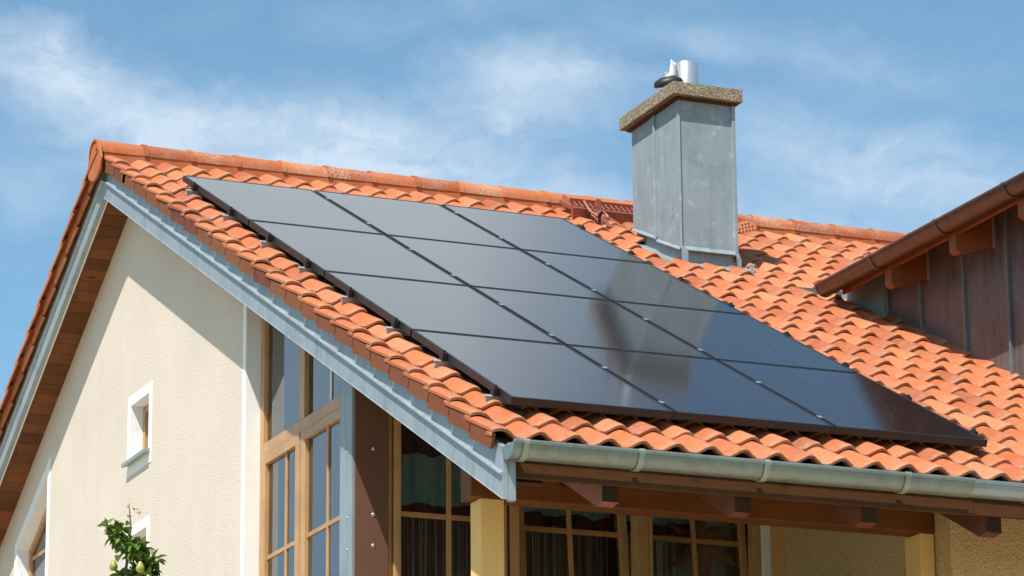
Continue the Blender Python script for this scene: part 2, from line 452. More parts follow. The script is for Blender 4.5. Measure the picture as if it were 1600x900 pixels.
rear = MB()
for k in range(24):
    t0 = 0.40 + COURSE * k
    for j in range(36):
        lay_tile(rear, RB, -0.10 + COVER * j, t0, 7, random.random())
rr = rear.build('rear_roof', M['tile'], house, smooth=True, angle=50)
def rear_verge(n):
    pts = [(-0.352, -0.012), (-0.358, 0.012), (-0.345, 0.036), (-0.315, 0.052), (-0.27, 0.052), (-0.22, 0.03), (-0.17, 0.006), (-0.12, 0.0), (-0.09, 0.004)]
    return [(x / COVER, h) for x, h in pts]
for k in range(21):
    s = 0.40 + COURSE * k
    mb = MB(); t = min(1, max(0, random.gauss(0.42, 0.2)))
    lay_tile(mb, RB, rear_verge, s, 9, t)
    a0, a1 = s - COURSE + .006, s - .004
    mb.hexa([RB(-.312, a0, H0 - .075), RB(-.296, a0, H0 - .075), RB(-.296, a1, H0 - .045), RB(-.312, a1, H0 - .045),
             RB(-.312, a0, H0 + .02), RB(-.296, a0, H0 + .02), RB(-.296, a1, H0 + .045), RB(-.312, a1, H0 + .045)], t, 0)
    mb.build('verge_tile', [M['tile']], rr, smooth=True, angle=45)

# ridge tiles
x = -0.355
k = 0
while x < XE:
    mb = MB(); t = random.random(); rows_o, rows_i = [], []
    L = 0.405
    for q, (dx, dr) in enumerate(((0, .007), (.038, .007), (.041, .001), (L * .6, .0), (L, -.004))):
        ro_, ri_ = [], []
        for a in range(15):
            th = PI * (a / 14.0)
            c, s_ = math.cos(th), math.sin(th)
            R1, R2 = 0.118 + dr, 0.118 + dr
            zz = 0.462 + (0.118 + dr) * (abs(s_) ** 0.9)
            ro_.append((x + dx, YR - c * R1, zz))
            ri_.append((x + dx, YR - c * (R1 - .016), zz - .016 * s_ - (0.0)))
        rows_o.append(ro_); rows_i.append(ri_)
    mb.grid(rows_o, t); mb.grid(rows_i, t, flip=True)
    for e in (0, -1): mb.grid([rows_o[e], rows_i[e]], t)
    mb.grid([[r[0] for r in rows_o], [r[0] for r in rows_i]], t); mb.grid([[r[-1] for r in rows_o], [r[-1] for r in rows_i]], t)
    o = mb.build('ridge_tile', M['ridge'], ro, smooth=True, angle=45)
    x += 0.372; k += 1
mb = MB()
mb.prism([(1.10, .27), (1.03, .31), (1.00, .40), (1.045, .50), (1.11, .555), (1.18, .575), (1.25, .555), (1.32, .50), (1.365, .40), (1.33, .31), (1.25, .27), (1.17, .255)], -0.345, -0.325, 0)
o = mb.build('ridge_end_disc', M['tile'], ro, bevel=.006)
mb = MB(); mb.box(-.30, XE, YR - .112, YR + .112, .36, .47); mb.build('ridge_bedding', M['tile'], ro)

# boarding under the tiles, soffits
mb = MB()
mb.prism([(YR, zf(YR, -.195)), (-6.66, zf(-6.66, -.195)), (-6.66, zf(-6.66, -.225)), (YR, zf(YR, -.225))], -.22, XE)
mb.prism([(YR, zb(YR, -.195)), (8.6, zb(8.6, -.195)), (8.6, zb(8.6, -.225)), (YR, zb(YR, -.225))], -.22, XE)
mb.build('roof_boarding', M['rafter'], house)
mb = MB()
def planks(mb, z, y0, y1, v):
    n = int(abs(y1 - y0) / 0.108); st = (y1 - y0) / n
    for i in range(n):
        a, b = y0 + st * i + .002, y0 + st * (i + 1) - .002
        t = random.random()
        mb.hexa([(-.228, a, z(a, v)), (0.02, a, z(a, v)), (0.02, b, z(b, v)), (-.228, b, z(b, v)),
                 (-.228, a, z(a, v + .02)), (0.02, a, z(a, v + .02)), (0.02, b, z(b, v + .02)), (-.228, b, z(b, v + .02))], t)
planks(mb, zb, 1.19, 8.4, -.395); planks(mb, zf, 1.17, -6.6, -.395)
mb.build('soffit', M['soffit'], house, bevel=.003)
mb = MB()
for zz, ya, yb, sg in ((zb, 1.18, 8.5, 1),):
    for (xa, xb_, va, vb) in ((-.2285, -.218, -.452, -.37),):
        mb.hexa([(xa, ya, zz(ya, va)), (xb_, ya, zz(ya, va)), (xb_, yb, zz(yb, va)), (xa, yb, zz(yb, va)), (xa, ya, zz(ya, vb)), (xb_, ya, zz(ya, vb)), (xb_, yb, zz(yb, vb)), (xa, yb, zz(yb, vb))])
mb.build('soffit_trim', M['clay_pipe'], house)
mb = MB()
for zz, ya, yb in ((zb, 1.18, 8.5),):
    for (xa, xb_, va, vb) in ((-.2175, -.195, -.425, -.37),):
        mb.hexa([(xa, ya, zz(ya, va)), (xb_, ya, zz(ya, va)), (xb_, yb, zz(yb, va)), (xa, yb, zz(yb, va)), (xa, ya, zz(ya, vb)), (xb_, ya, zz(ya, vb)), (xb_, yb, zz(yb, vb)), (xa, yb, zz(yb, vb))])
mb.build('edge_board', M['soffit'], house)

# zinc bargeboards
BP = [(-.262, -.165), (-.262, -.303), (-.286, -.309), (-.287, -.318), (-.266, -.327), (-.266, -.447), (-.270, -.455), (-.229, -.455), (-.229, -.165)]
def barge(zz, y0, y1, name='bargeboard'):
    mb = MB()
    n = len(BP)
    r0 = [(x, y0, zz(y0, v)) for x, v in BP]; r1 = [(x, y1, zz(y1, v)) for x, v in BP]
    mb.grid([r0, r1], close=True)
    for r, e in ((r0, y0), (r1, y1)):
        for tr in geometry.tessellate_polygon([[Vector((p[0], p[2], 0)) for p in r]]):
            mb.face([r[q] for q in tr])
    return mb.build(name, M['zinc'], house, bevel=.002)
barge(zf, YR, .685); barge(zf, .679, -3.70); barge(zf, -3.706, -6.70)
barge(zb, YR, 4.31); barge(zb, 4.317, 8.6)

# gable wall with its window openings
VW = -.372
small_hole = [(.735, -1.90), (1.205, -1.90), (1.205, -1.475), (.735, -1.475)]
low_hole = [(.735, -3.35), (1.205, -3.35), (1.205, -2.49), (.735, -2.49)]
def zbig(y, d): return -1.383 - .52 * (y - 3.455) - d
big_hole = [(3.53, -3.7), (4.42, -3.7), (4.42, zbig(4.42, .10)), (3.53, zbig(3.53, .10))]
mb = MB()
mb.prism([(-1.452, -ZG), (6.7, -ZG), (6.7, zb(6.7, VW)), (YR, zf(YR, VW)), (-1.452, zf(-1.452, VW))], 0, .30, 0, holes=[small_hole, low_hole, big_hole])
mb.build('gable_wall', M['stucco'], house, weld=True)
mb = MB(); mb.prism([(-1.522, -ZG), (-1.452, -ZG), (-1.452, zf(-1.452, VW)), (-1.522, zf(-1.522, VW))], -.004, .30, 0)
mb.build('white_pilaster', M['white_rough'], house, bevel=.004)
mb = MB(); mb.prism([(-1.522, -ZG), (-3.44, -ZG), (-3.44, -4.95), (-1.522, -4.95)], .0, .30, 0)
mb.build('wall_below_window', M['stucco'], house)

def ring(mb, outer, inner, x0, x1):
    mb.prism(outer, x0, x1, 0, holes=[inner])
def inset(poly, d):
    n = len(poly); out = []
    c = Vector((sum(p[0] for p in poly) / n, sum(p[1] for p in poly) / n))
    for i in range(n):
        p0, p1, p2 = Vector(poly[i - 1]), Vector(poly[i]), Vector(poly[(i + 1) % n])
        def off(a, b):
            e = (b - a).normalized(); nn = Vector((-e.y, e.x))
            if nn.dot(c - (a + b) / 2) < 0: nn = -nn
            return a + nn * d, e
        a, e1 = off(p0, p1); b, e2 = off(p1, p2)
        q = geometry.intersect_line_line_2d(a - e1 * 99, a + e1 * 99, b - e2 * 99, b + e2 * 99)
        out.append((q[0], q[1]))
    return out
def wall_window(hole, outer, sill=None, muntin=None, name='window'):
    mb = MB(); ring(mb, inset(hole, .004), inset(hole, .050), .092, .150)
    w = mb.build(name, M['window'], house, bevel=.004)
    mb = MB(); ring(mb, outer, hole, -.005, -.0005)
    n = len(hole); h2 = inset(hole, .003)
    for i in range(n):
        a, b = h2[i], h2[(i + 1) % n]
        mb.face([(-.005, *a), (-.005, *b), (.30, *b), (.30, *a)])
    mb.build('surround', M['white'], w)
    mb = MB(); mb.prism(inset(hole, .048), .118, .124, 0); mb.build('pane', M['glass'], w)
    if muntin:
        for y0, y1, z0, z1 in muntin:
            mb = MB(); mb.box(.108, .134, y0, y1, z0, z1); mb.build('muntin', M['window_h'], w, bevel=.003)
    if sill:
        mb = MB(); y0, y1, z = sill
        mb.hexa([(-.055, y0, z - .045), (-.047, y0, z - .047), (-.047, y1, z - .047), (-.055, y1, z - .045), (-.055, y0, z - .016), (.095, y0, z + .008), (.095, y1, z + .008), (-.055, y1, z - .016)])
        mb.build('sill', M['zinc'], w, bevel=.002)
    return w
M['glass'] = glass('window_glass', 2.9)
M['glass_clear'] = glass('terrace_glass', 1.6)
wall_window(small_hole, [(.665, -2.015), (1.28, -2.015), (1.28, -1.40), (.665, -1.40)], (.69, 1.255, -1.90))
wall_window(low_hole, [(.665, -3.42), (1.28, -3.42), (1.28, -2.415), (.665, -2.415)], (.69, 1.255, -3.35))
wall_window(big_hole, [(3.455, -3.78), (4.505, -3.78), (4.505, zbig(4.505, 0)), (3.455, zbig(3.455, 0))], (3.48, 4.48, -3.7), [(3.53, 4.42, -2.075, -2.045), (3.53, 4.42, -2.80, -2.77)])

# tall gable window beside the white pilaster
vt = -.43
mb = MB()
X0, X1 = .105, .175
def post(mb, y0, y1, z0, z1=None, x0=X0, x1=X1, m=0):
    y0, y1 = sorted((y0, y1))
    if z1 is None: mb.prism([(y0, z0), (y1, z0), (y1, zf(y1, vt)), (y0, zf(y0, vt))], x0, x1, 0, m=m)
    else: mb.prism([(y0, z0), (y1, z0), (y1, z1), (y0, z1)], x0, x1, 0, m=m)
post(mb, -1.525, -1.592, -4.95); post(mb, -2.318, -2.425, -2.36); post(mb, -3.36, -3.45, -4.95)
post(mb, -1.592, -3.36, -2.447, -2.362, X0 - .004, X1 + .003, 1)
post(mb, -1.592, -3.36, -4.95, -4.88, X0 - .002, X1, 1)
post(mb, -2.372, -2.412, -4.88, -2.447, X0, X1)
gw = mb.build('gable_window', [M['window'], M['window_h']], house, bevel=.004)
for (ya, yb, ym, ztop) in ((-1.600, -2.380, -2.06, -2.452), (-2.404, -3.36, -2.875, -2.452)):
    mb = MB(); xa, xb_ = .088, .150
    post(mb, ya, ya - .085, -4.87, ztop, xa, xb_); post(mb, yb, yb + .085, -4.87, ztop, xa, xb_)
    post(mb, ya - .085, yb + .085, ztop - .066, ztop, xa + .002, xb_, 1); post(mb, ya - .085, yb + .085, -4.87, -4.79, xa + .002, xb_, 1)
    mb.build('casement', [M['window'], M['window_h']], gw, bevel=.005)
    mb = MB(); post(mb, ym - .014, ym + .014, -4.80, ztop - .06, .106, .136); mb.build('muntin', M['window'], gw, bevel=.003)
    mb = MB(); post(mb, ya - .08, yb + .08, -3.176, -3.146, .108, .134); mb.build('muntin', M['window_h'], gw, bevel=.003)
    mb = MB(); post(mb, ya - .07, yb + .07, -4.82, ztop - .05, .118, .124); mb.build('pane', M['glass'], gw)
for (ya, yb) in ((-1.58, -2.33), (-2.41, -3.38)):
    mb = MB(); mb.prism([(ya, -2.38), (yb, -2.38), (yb, zf(yb, -.36)), (ya, zf(ya, -.36))], .136, .142, 0); mb.build('pane', M['glass'], gw)
mb = MB(); post(mb, -2.86, -2.885, -2.37, None, .128, .134); mb.build('muntin', M['white'], gw)

mb = MB(); mb.grid([[(.23 + .012 * math.sin(y * 60), y, z) for y in [-1.62 - .03 * k for k in range(59)]] for z in (-4.9, -2.2)])
gc = thing('sheer_curtain', (.23, -2.5, -4.9), 'pale sheer curtain behind the tall gable window', 'curtain'); mb.build('cloth', M['sheer'], gc, smooth=True)
# zinc clad post and brown panel at the corner of the terrace
mb = MB(); mb.prism([(-3.437, -ZG), (-3.660, -ZG), (-3.660, zf(-3.66, -.40)), (-3.437, zf(-3.437, -.40))], -.012, .10, 0)
pz = mb.build('zinc_post', M['zinc'], house, bevel=.003)
for z in (-2.845, -3.26, -3.462, -4.1, -4.6):
    mb = MB(); mb.lathe([(0, .006), (.006, .005), (.010, .0)], (-.012, -3.575, z), 10, rot=Matrix.Rotation(-PI / 2, 3, 'Y')); mb.build('bolt', M['bolt'], pz, smooth=True)
mb = MB(); mb.box(.006, .228, -3.668, -3.52, -ZG, -2.25)
pb = mb.build('brown_panel', M['brown_panel'], house, bevel=.002)
for z in (-2.501, -2.829, -3.25, -3.445, -4.1, -4.6):
    mb = MB(); mb.lathe([(0, .007), (.008, .006), (.013, .0)], (.128, -3.668, z), 10, rot=Matrix.Rotation(PI / 2, 3, 'X')); mb.build('bolt', M['bolt'], pb, smooth=True)

# glazed terrace wall
YG = -3.62
def glazed(x0, x1, mx, tilt, ztop=-2.36, zbot=-4.95, jl=.07, jr=.07, mz=-3.225):
    mb = MB()
    mb.box(x0, x0 + jl, YG - .02, YG + .07, zbot, ztop); mb.box(x1 - jr, x1, YG - .02, YG + .07, zbot, ztop)
    mb.box(x0 + jl, x1 - jr, YG - .018, YG + .07, ztop - .07, ztop, m=1); mb.box(x0 + jl, x1 - jr, YG - .018, YG + .07, zbot, zbot + .06, m=1)
    w = mb.build('terrace_window', [M['window'], M['window_x']], house, bevel=.005)
    return w
def sash(w, x0, x1, mx, mz, tilt, st=.055, ztop=-2.44, zbot=-4.88, dx=0.0):
    c, s_ = math.cos(tilt), math.sin(tilt)
    def fn(x, y, z):
        dz, dy = z - zbot, y - YG
        return (x + dx, YG + dy * c + dz * s_, zbot + dz * c - dy * s_)
    mb = MB()
    mb.box(x0 - st, x0, YG - .045, YG + .02, zbot, ztop, fn=fn); mb.box(x1, x1 + st, YG - .045, YG + .02, zbot, ztop, fn=fn)
    mb.box(x0, x1, YG - .043, YG + .02, ztop - st, ztop, m=1, fn=fn); mb.box(x0, x1, YG - .043, YG + .02, zbot, zbot + st, m=1, fn=fn)
    mb.build('sash', [M['window'], M['window_x']], w, bevel=.005)
    mb = MB(); mb.box(mx - .016, mx + .016, YG - .034, YG - .002, zbot + .05, ztop - .05, fn=fn); mb.build('muntin', M['window'], w, bevel=.003)
    mb = MB(); mb.box(x0, x1, YG - .033, YG - .003, mz - .016, mz + .016, fn=fn); mb.build('muntin', M['window_x'], w, bevel=.003)
    mb = MB(); mb.box(x0 - .01, x1 + .01, YG - .021, YG - .015, zbot + .04, ztop - .04, fn=fn); mb.build('pane', M['glass_clear'], w)
w1 = glazed(.232, 1.040, .637, 0, jl=.030, jr=.06); sash(w1, .315, .93, .640, -3.225, 0, .046)
w2 = glazed(1.062, 2.022, 1.469, 0, jl=.062, jr=.085); sash(w2, 1.155, 1.815, 1.472, -3.215, math.radians(5.5), .06, dx=.062)
w3 = glazed(2.024, 2.825, 2.345, 0, jl=.03, jr=.05); sash(w3, 2.020, 2.675, 2.350, -3.215, math.radians(5.5), .05, dx=.064)
mb = MB(); mb.box(2.827, 2.892, YG - .03, YG + .10, -4.95, -2.3); mb.build('white_reveal', M['white'], house, bevel=.003)
mb = MB(); mb.box(2.895, 4.6, YG - .04, YG + .2, -ZG, -2.25)
mb.box(.23, 2.895, YG - .02, YG + .2, -2.355, -2.24)
mb.build('terrace_wall', M['plaster_yellow'], house)
mb = MB(); mb.box(.23, 2.89, YG, YG + .2, -ZG, -4.96); mb.build('parapet_wall', M['stucco'], house)
mb = MB(); mb.box(.0, 3.0, -5.9, YG - .05, -5.12, -4.97); mb.build('balcony_floor', M['paving'], house)

# columns, beam, projecting wall
def column(x0, x1, y0, y1, ztop):
    mb = MB(); mb.box(x0, x1, y0, y1, -ZG, ztop); mb.build('column', M['column'], house, bevel=.008)
column(.047, .195, -5.62, -5.462, -3.537); column(2.89, 2.985, -5.62, -5.42, -3.537)
mb = MB(); mb.box(-.012, 2.985, -5.625, -5.46, -3.535, -3.27); mb.build('beam', M['beam'], house, bevel=.006)
mb = MB(); mb.prism([(-5.80, -ZG), (-3.6, -ZG), (-3.6, zf(-3.6, -.235)), (-5.80, zf(-5.80, -.235))], 2.992, 7.0, 0)
mb.build('projecting_wall', M['stucco_yellow'], house, bevel=.01)
for xr in (-.60, .408, 1.213, 2.005, 2.81, 3.6, 4.4, 5.2, 6.0, 6.8):
    if xr < 0: continue
    mb = MB()
    def hp(y, h): return (y, (h + SA * y) / CA)
    ye = -6.612
    pts = [hp(-1.0, -.445), hp(-1.0, -.22), hp(ye, -.22), (ye, -3.733), (ye + .05, -3.755), hp(ye + .14, -.445)]
    pts[4] = (ye + .085, hp(ye + .085, -.447)[1]); pts[5] = hp(ye + .2, -.445)
    mb.prism(pts, xr - .05, xr + .05, 0)
    # the sawn front end is darker than the sides
    mb.face([(xr - .05, ye - .001, -3.733), (xr + .05, ye - .001, -3.733), (xr + .05, ye - .001, hp(ye, -.22)[1]), (xr - .05, ye - .001, hp(ye, -.22)[1])], .5, 1)
    mb.build('rafter', [M['rafter'] if xr < .5 else M['rafter_shaded'], M['rafter_end']], house)
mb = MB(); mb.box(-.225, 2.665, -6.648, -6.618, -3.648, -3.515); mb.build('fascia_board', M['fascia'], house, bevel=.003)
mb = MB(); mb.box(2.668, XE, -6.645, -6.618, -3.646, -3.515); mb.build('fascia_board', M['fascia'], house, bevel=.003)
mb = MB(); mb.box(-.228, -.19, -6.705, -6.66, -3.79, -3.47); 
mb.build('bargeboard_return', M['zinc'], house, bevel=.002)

# eaves gutter
def half_round(mb, x0, x1, cy, cz, r, seg=16, th=.0035, fn=lambda x, y, z: (x, y, z), bead=True):
    def arc(rr, x): return [fn(x, cy - rr * math.cos(PI * k / seg), cz - rr * math.sin(PI * k / seg)) for k in range(seg + 1)]
    mb.grid([arc(r, x0), arc(r, x1)]); mb.grid([arc(r - th, x0), arc(r - th, x1)], flip=True)
    for e in (x0, x1): mb.grid([arc(r, e), arc(r - th, e)])
    for s_ in (0, -1): mb.face([arc(r, x0)[s_], arc(r, x1)[s_], arc(r - th, x1)[s_], arc(r - th, x0)[s_]])
    if bead: mb.tube([fn(x0, cy - r - .004, cz + .004), fn(x1, cy - r - .004, cz + .004)], .0125, 10)
def gutter_run(x0, x1, cy, cz, r, mat_, name, brs, parent, fn=lambda x, y, z: (x, y, z), caps=(1, 0), matb=None):
    mb = MB(); half_round(mb, x0, x1, cy, cz, r, fn=fn)
    g_ = mb.build(name, mat_, parent, smooth=True, angle=40)
    for e, on in ((x0, caps[0]), (x1, caps[1])):
        if on:
            mb = MB(); pts = [(cy - (r + .003) * math.cos(PI * k / 20), cz - (r + .003) * math.sin(PI * k / 20)) for k in range(21)]
            mb.prism(pts, e - .005, e + .008, 0, fn=fn); mb.build('end_cap', mat_, g_)
    for b in brs:
        mb = MB(); half_round(mb, b - .017, b + .017, cy, cz, r + .009, th=.006, fn=fn, bead=False)
        mb.tube([fn(b - .017, cy - r - .004, cz + .004), fn(b + .017, cy - r - .004, cz + .004)], .0165, 10)
        mb.build('gutter_bracket', matb or mat_, g_, smooth=True, angle=40)
    return g_
GY, GZ, GR = -6.772, -3.500, .079
gut = gutter_run(-.262, 2.56, GY, GZ, GR, M['gutter'], 'gutter', (-.19, .49, 1.25, 2.13), house, matb=M['bracket'])
gutter_run(2.52, XE, GY, GZ - .003, GR - .006, M['gutter_clean'], 'gutter', (2.95, 3.7, 4.5, 5.3, 6.1), house, matb=M['bracket'])

# dark flashing strip beside the solar field
mb = MB(); 
mb.hexa([RF(.060, -.02, -.150), RF(.125, -.02, -.150), RF(.125, 6.86, -.150), RF(.060, 6.86, -.150), RF(.060, -.02, -.094), RF(.125, -.02, -.094), RF(.125, 6.86, -.094), RF(.060, 6.86, -.094)])
mb.build('side_flashing', M['lead'], house)

# interior
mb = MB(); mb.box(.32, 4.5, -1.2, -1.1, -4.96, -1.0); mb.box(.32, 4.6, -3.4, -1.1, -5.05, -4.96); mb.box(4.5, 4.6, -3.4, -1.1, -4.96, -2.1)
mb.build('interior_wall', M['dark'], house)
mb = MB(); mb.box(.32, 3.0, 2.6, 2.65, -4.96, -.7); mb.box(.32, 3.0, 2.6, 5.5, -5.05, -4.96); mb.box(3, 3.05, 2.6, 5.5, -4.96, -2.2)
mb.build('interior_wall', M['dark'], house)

# ---------------------------------------------------------------- chimney
mb = MB()
mb.prism([(-.75, -.372), (-.75, .812), (.10, .812), (.10, -.012)], 3.683, 4.150, 0)
ch = mb.build('chimney', M['chimney_zinc'], house, bevel=.005)
mb = MB(); mb.prism([(-.728, -.95), (-.728, -.30), (.08, .06), (.08, -.6)], 3.706, 4.128, 0); mb.build('base_flashing', M['lead'] if False else M['chimney_zinc'], ch)
mb = MB()   # standing seams and folded corners
mb.prism([(-.345, -.205), (-.345, .80), (-.322, .80), (-.322, -.19)], 3.664, 3.690, 0)
mb.prism([(-.757, -.378), (-.757, .77), (-.735, .805), (-.735, -.37)], 3.676, 3.690, 0)
mb.box(3.683, 3.693, -.762, -.745, -.37, .80)
mb.prism([(-.768, -.375), (-.768, .80), (-.735, .80), (-.735, -.37)], 4.128, 4.158, 0)
mb.build('standing_seam', M['chimney_zinc'], ch, bevel=.003)
mb = MB()   # flared lower rim
mb.hexa([(3.680, -.775, -.394), (4.154, -.775, -.394), (4.154, -.748, -.366), (3.680, -.748, -.366), (3.680, -.775, -.388), (4.154, -.775, -.388), (4.154, -.748, -.352), (3.680, -.748, -.352)])
for (ya, yb, d) in ((-.75, -.345, 0.0), (-.345, .10, .02)):
    za, zb_ = -.372 + (ya + .75) * .4235 + d, -.372 + (yb + .75) * .4235 + d
    mb.hexa([(3.668, ya, za - .018), (3.69, ya, za), (3.69, yb, zb_), (3.668, yb, zb_ - .018), (3.668, ya, za - .012), (3.69, ya, za + .014), (3.69, yb, zb_ + .014), (3.668, yb, zb_ - .012)])
mb.build('flared_rim', M['flash_zinc'], ch)
mb = MB()
def rp(x, y, h): return (x, y, (h + SA * y) / CA)
mb.hexa([rp(3.66, -.86, -.112), rp(4.17, -.86, -.112), rp(4.17, -.72, -.11), rp(3.66, -.72, -.11), rp(3.66, -.86, -.100), rp(4.17, -.86, -.100), rp(4.17, -.72, -.10), rp(3.66, -.72, -.10)])
mb.hexa([rp(3.60, -.80, -.135), rp(3.71, -.80, -.135), rp(3.71, .1, -.135), rp(3.60, .1, -.135), rp(3.60, -.80, -.118), rp(3.71, -.80, -.118), rp(3.71, .1, -.118), rp(3.60, .1, -.118)])
mb.hexa([rp(4.125, -.82, -.112), rp(4.25, -.82, -.112), rp(4.25, .1, -.112), rp(4.125, .1, -.112), rp(4.125, -.82, -.10), rp(4.25, -.82, -.10), rp(4.25, .1, -.10), rp(4.125, .1, -.10)])
mb.box(4.235, 4.242, -.86, -.78, -.56, -.475)
mb.build('apron_flashing', M['flash_zinc'], ch, bevel=.002)
mb = MB()   # folded corner ears
mb.prism([(3.672, -.375), (3.690, -.365), (3.724, -.41), (3.722, -.50), (3.70, -.525), (3.672, -.52)], -.792, -.786, 1)
mb.prism([(4.128, -.39), (4.145, -.375), (4.168, -.43), (4.166, -.50), (4.15, -.525), (4.135, -.50)], -.792, -.786, 1)
mb.build('corner_fold', M['flash_zinc'], ch)
mb = MB(); mb.box(3.655, 4.172, -.782, .128, .800, .818); mb.build('cap_bedding', M['fascia'], ch)
mb = MB(); mb.box(3.608, 4.200, -.823, .166, .818, .922); mb.build('cap_slab', M['concrete'], ch, bevel=.006)
mb = MB(); mb.lathe([(.090, 0), (.090, .312), (.087, .316), (.084, .312), (.084, .05), (0, .05)], (3.938, -.38, .92), 36); mb.build('flue_pipe', M['steel'], ch, smooth=True)
mb = MB()
seg = 20; rows = []
for lvl in range(4):
    row = []
    for k in range(seg):
        a = 2 * PI * k / seg
        top = .30 + .020 * math.sin(3 * a + 1) - (.075 if math.cos(a - 2.7) > .1 else 0) - (.02 if math.cos(a - 3.2) > .6 else 0)
        z = (0, top * .6, top, top - .04)[lvl]; r = (.042, .042, .042, .034)[lvl]
        row.append((3.792 + r * math.cos(a), -.40 + r * math.sin(a), .92 + z))
    rows.append(row)
mb.grid(rows, close=True); mb.build('clay_pipe', M['clay_pipe'], ch, smooth=True, angle=35)
mb = MB(); mb.lathe([(.043, .052), (.062, .052), (.070, .044), (.098, .036), (.112, .018), (.116, .0), (.112, -.014), (.10, -.010), (.05, .02)], (3.778, -.39, 1.055), 32, rot=Matrix.Rotation(math.radians(-16), 3, 'Y') @ Matrix.Rotation(math.radians(8), 3, 'X'))
mb.build('rain_collar', M['black'], ch, smooth=True)

# vent tiles
mb = MB()
c0 = RF(5.07, -.99, -.075); 
ux, us, un = Vector((1, 0, 0)), Vector((0, -CA, -SA)), Vector((0, -SA, CA))
nb = (un * .72 + us * .62 - ux * .25).normalized(); ub = (us - nb * us.dot(nb)).normalized(); xb2 = ub.cross(nb)
for (r0, h0_, r1, h1_) in ((.105, -.03, .098, .012), (.098, .012, .085, .022), (.085, .022, .0, .026)):
    rr0 = [c0 + xb2 * r0 * math.cos(2 * PI * k / 24) + ub * r0 * .8 * math.sin(2 * PI * k / 24) + nb * h0_ for k in range(24)]
    rr1 = [c0 + xb2 * r1 * math.cos(2 * PI * k / 24) + ub * r1 * .8 * math.sin(2 * PI * k / 24) + nb * h1_ for k in range(24)]
    mb.grid([rr0, rr1], .55, close=True)
for i in range(-2, 3):
    for j in range(-1, 2):
        if abs(i) == 2 and j == -1: continue
        q = c0 + xb2 * (i * .029 + j * .010) + ub * (j * .034) + nb * .0285
        mb.face([q + xb2 * .0085 * math.cos(2 * PI * k / 10) + ub * .0085 * math.sin(2 * PI * k / 10) for k in range(10)], .5, 1)
mb.build('vent_tile', [M['tile'], M['black']], ro, smooth=True, angle=30)
mb = MB()
c0 = RF(3.62, -.60, -.075)
nb = (un * .80 + us * .55 - ux * .2).normalized(); ub = (us - nb * us.dot(nb)).normalized(); xb2 = ub.cross(nb)
mb.face([c0 + xb2 * .062 * math.cos(2 * PI * k / 20) + ub * .085 * math.sin(2 * PI * k / 20) + nb * .004 for k in range(20)], .5, 1)
rim_ = [c0 + xb2 * .070 * math.cos(2 * PI * k / 20) + ub * .095 * math.sin(2 * PI * k / 20) + nb * .008 for k in range(20)]
mb.tube(rim_ + [rim_[0]], .011, 6)
for i in range(-3, 4):
    w_ = .085 * math.sqrt(max(0, 1 - (i * .019 / .068) ** 2))
    mb.tube([c0 + xb2 * (i * .019 + .02) - ub * w_ * .9 + nb * .012, c0 + xb2 * i * .019 + nb * .022, c0 + xb2 * (i * .019 - .02) + ub * w_ * .9 + nb * .012], .0055, 5)
mb.tube([c0 - xb2 * .07 + nb * .02, c0 + xb2 * .07 + nb * .02], .008, 5)
mb.build('vent_tile', [M['step'], M['black']], ro, smooth=True, angle=40)

# ---------------------------------------------------------------- copper dormer
XD = 4.70
mb = MB(); mb.prism([(XD, -4.2), (XD + 2.6, -4.2), (XD + 2.6, -.80), (6.0, -.335), (XD, -.80)], -1.15, -6.3, 1)
dm = mb.build('dormer', M['copper_sheet'], house)
for y in (-1.97, -2.573, -3.184, -3.78, -4.38, -4.98, -5.58):
    mb = MB(); mb.box(XD - .024, XD + .001, y - .012, y + .012, zf(y, -.2), -.76); mb.build('standing_seam', M['seam'], dm, bevel=.003)
mb = MB(); mb.prism([(-1.43, -.70), (-2.085, -.80), (-2.085, -1.155), (-1.43, -.96)], XD - .045, XD - .002, 0); mb.build('cover_sheet', M['chimney_zinc'], dm, bevel=.003)
PD = math.radians(20)
def DR(x, v): return -.93 + (x - 4.33) * math.tan(PD) + v
mb = MB()
for sx_ in (1, -1):     # two slopes meeting over the middle of the dormer, cut along the valleys
    X_ = lambda x: x if sx_ > 0 else 12.0 - x
    mb.hexa([(X_(4.40), -1.72, DR(4.40, .02)), (X_(6.0), -.62, DR(6.0, .02)), (X_(6.0), -6.75, DR(6.0, .02)), (X_(4.40), -6.75, DR(4.40, .02)),
             (X_(4.40), -1.72, DR(4.40, .05)), (X_(6.0), -.62, DR(6.0, .05)), (X_(6.0), -6.75, DR(6.0, .05)), (X_(4.40), -6.75, DR(4.40, .05))])
dr_ = mb.build('dormer_roof', M['orange_board'], dm)
mb = MB()
for sx_ in (1, -1):
    for k in range(30):
        y = -.75 - k * COVER
        for q in range(5):
            if y > -1.72 + .68 * (.349 * q) or y < -6.6: continue
            def place(x, s_, h):
                d_ = 1.72 - s_
                return Vector((6.0 - sx_ * (1.67 - d_ * math.cos(PD)), x, -.80 + d_ * math.sin(PD) + (h - H0) * math.cos(PD) - .125))
            lay_tile(mb, place, y - COVER, 1.74 - COURSE * q, 8, random.random())
mb.tube([(6.0, -.70, -.255), (6.0, -6.75, -.255)], .10, 12)
mb.build('tile_covering', M['tile'], dr_, smooth=True, angle=50)
mb = MB(); mb.box(4.405, 4.425, -1.93, -6.75, -.968, -.84); mb.build('fascia_board', M['orange_board'], dr_, bevel=.003)
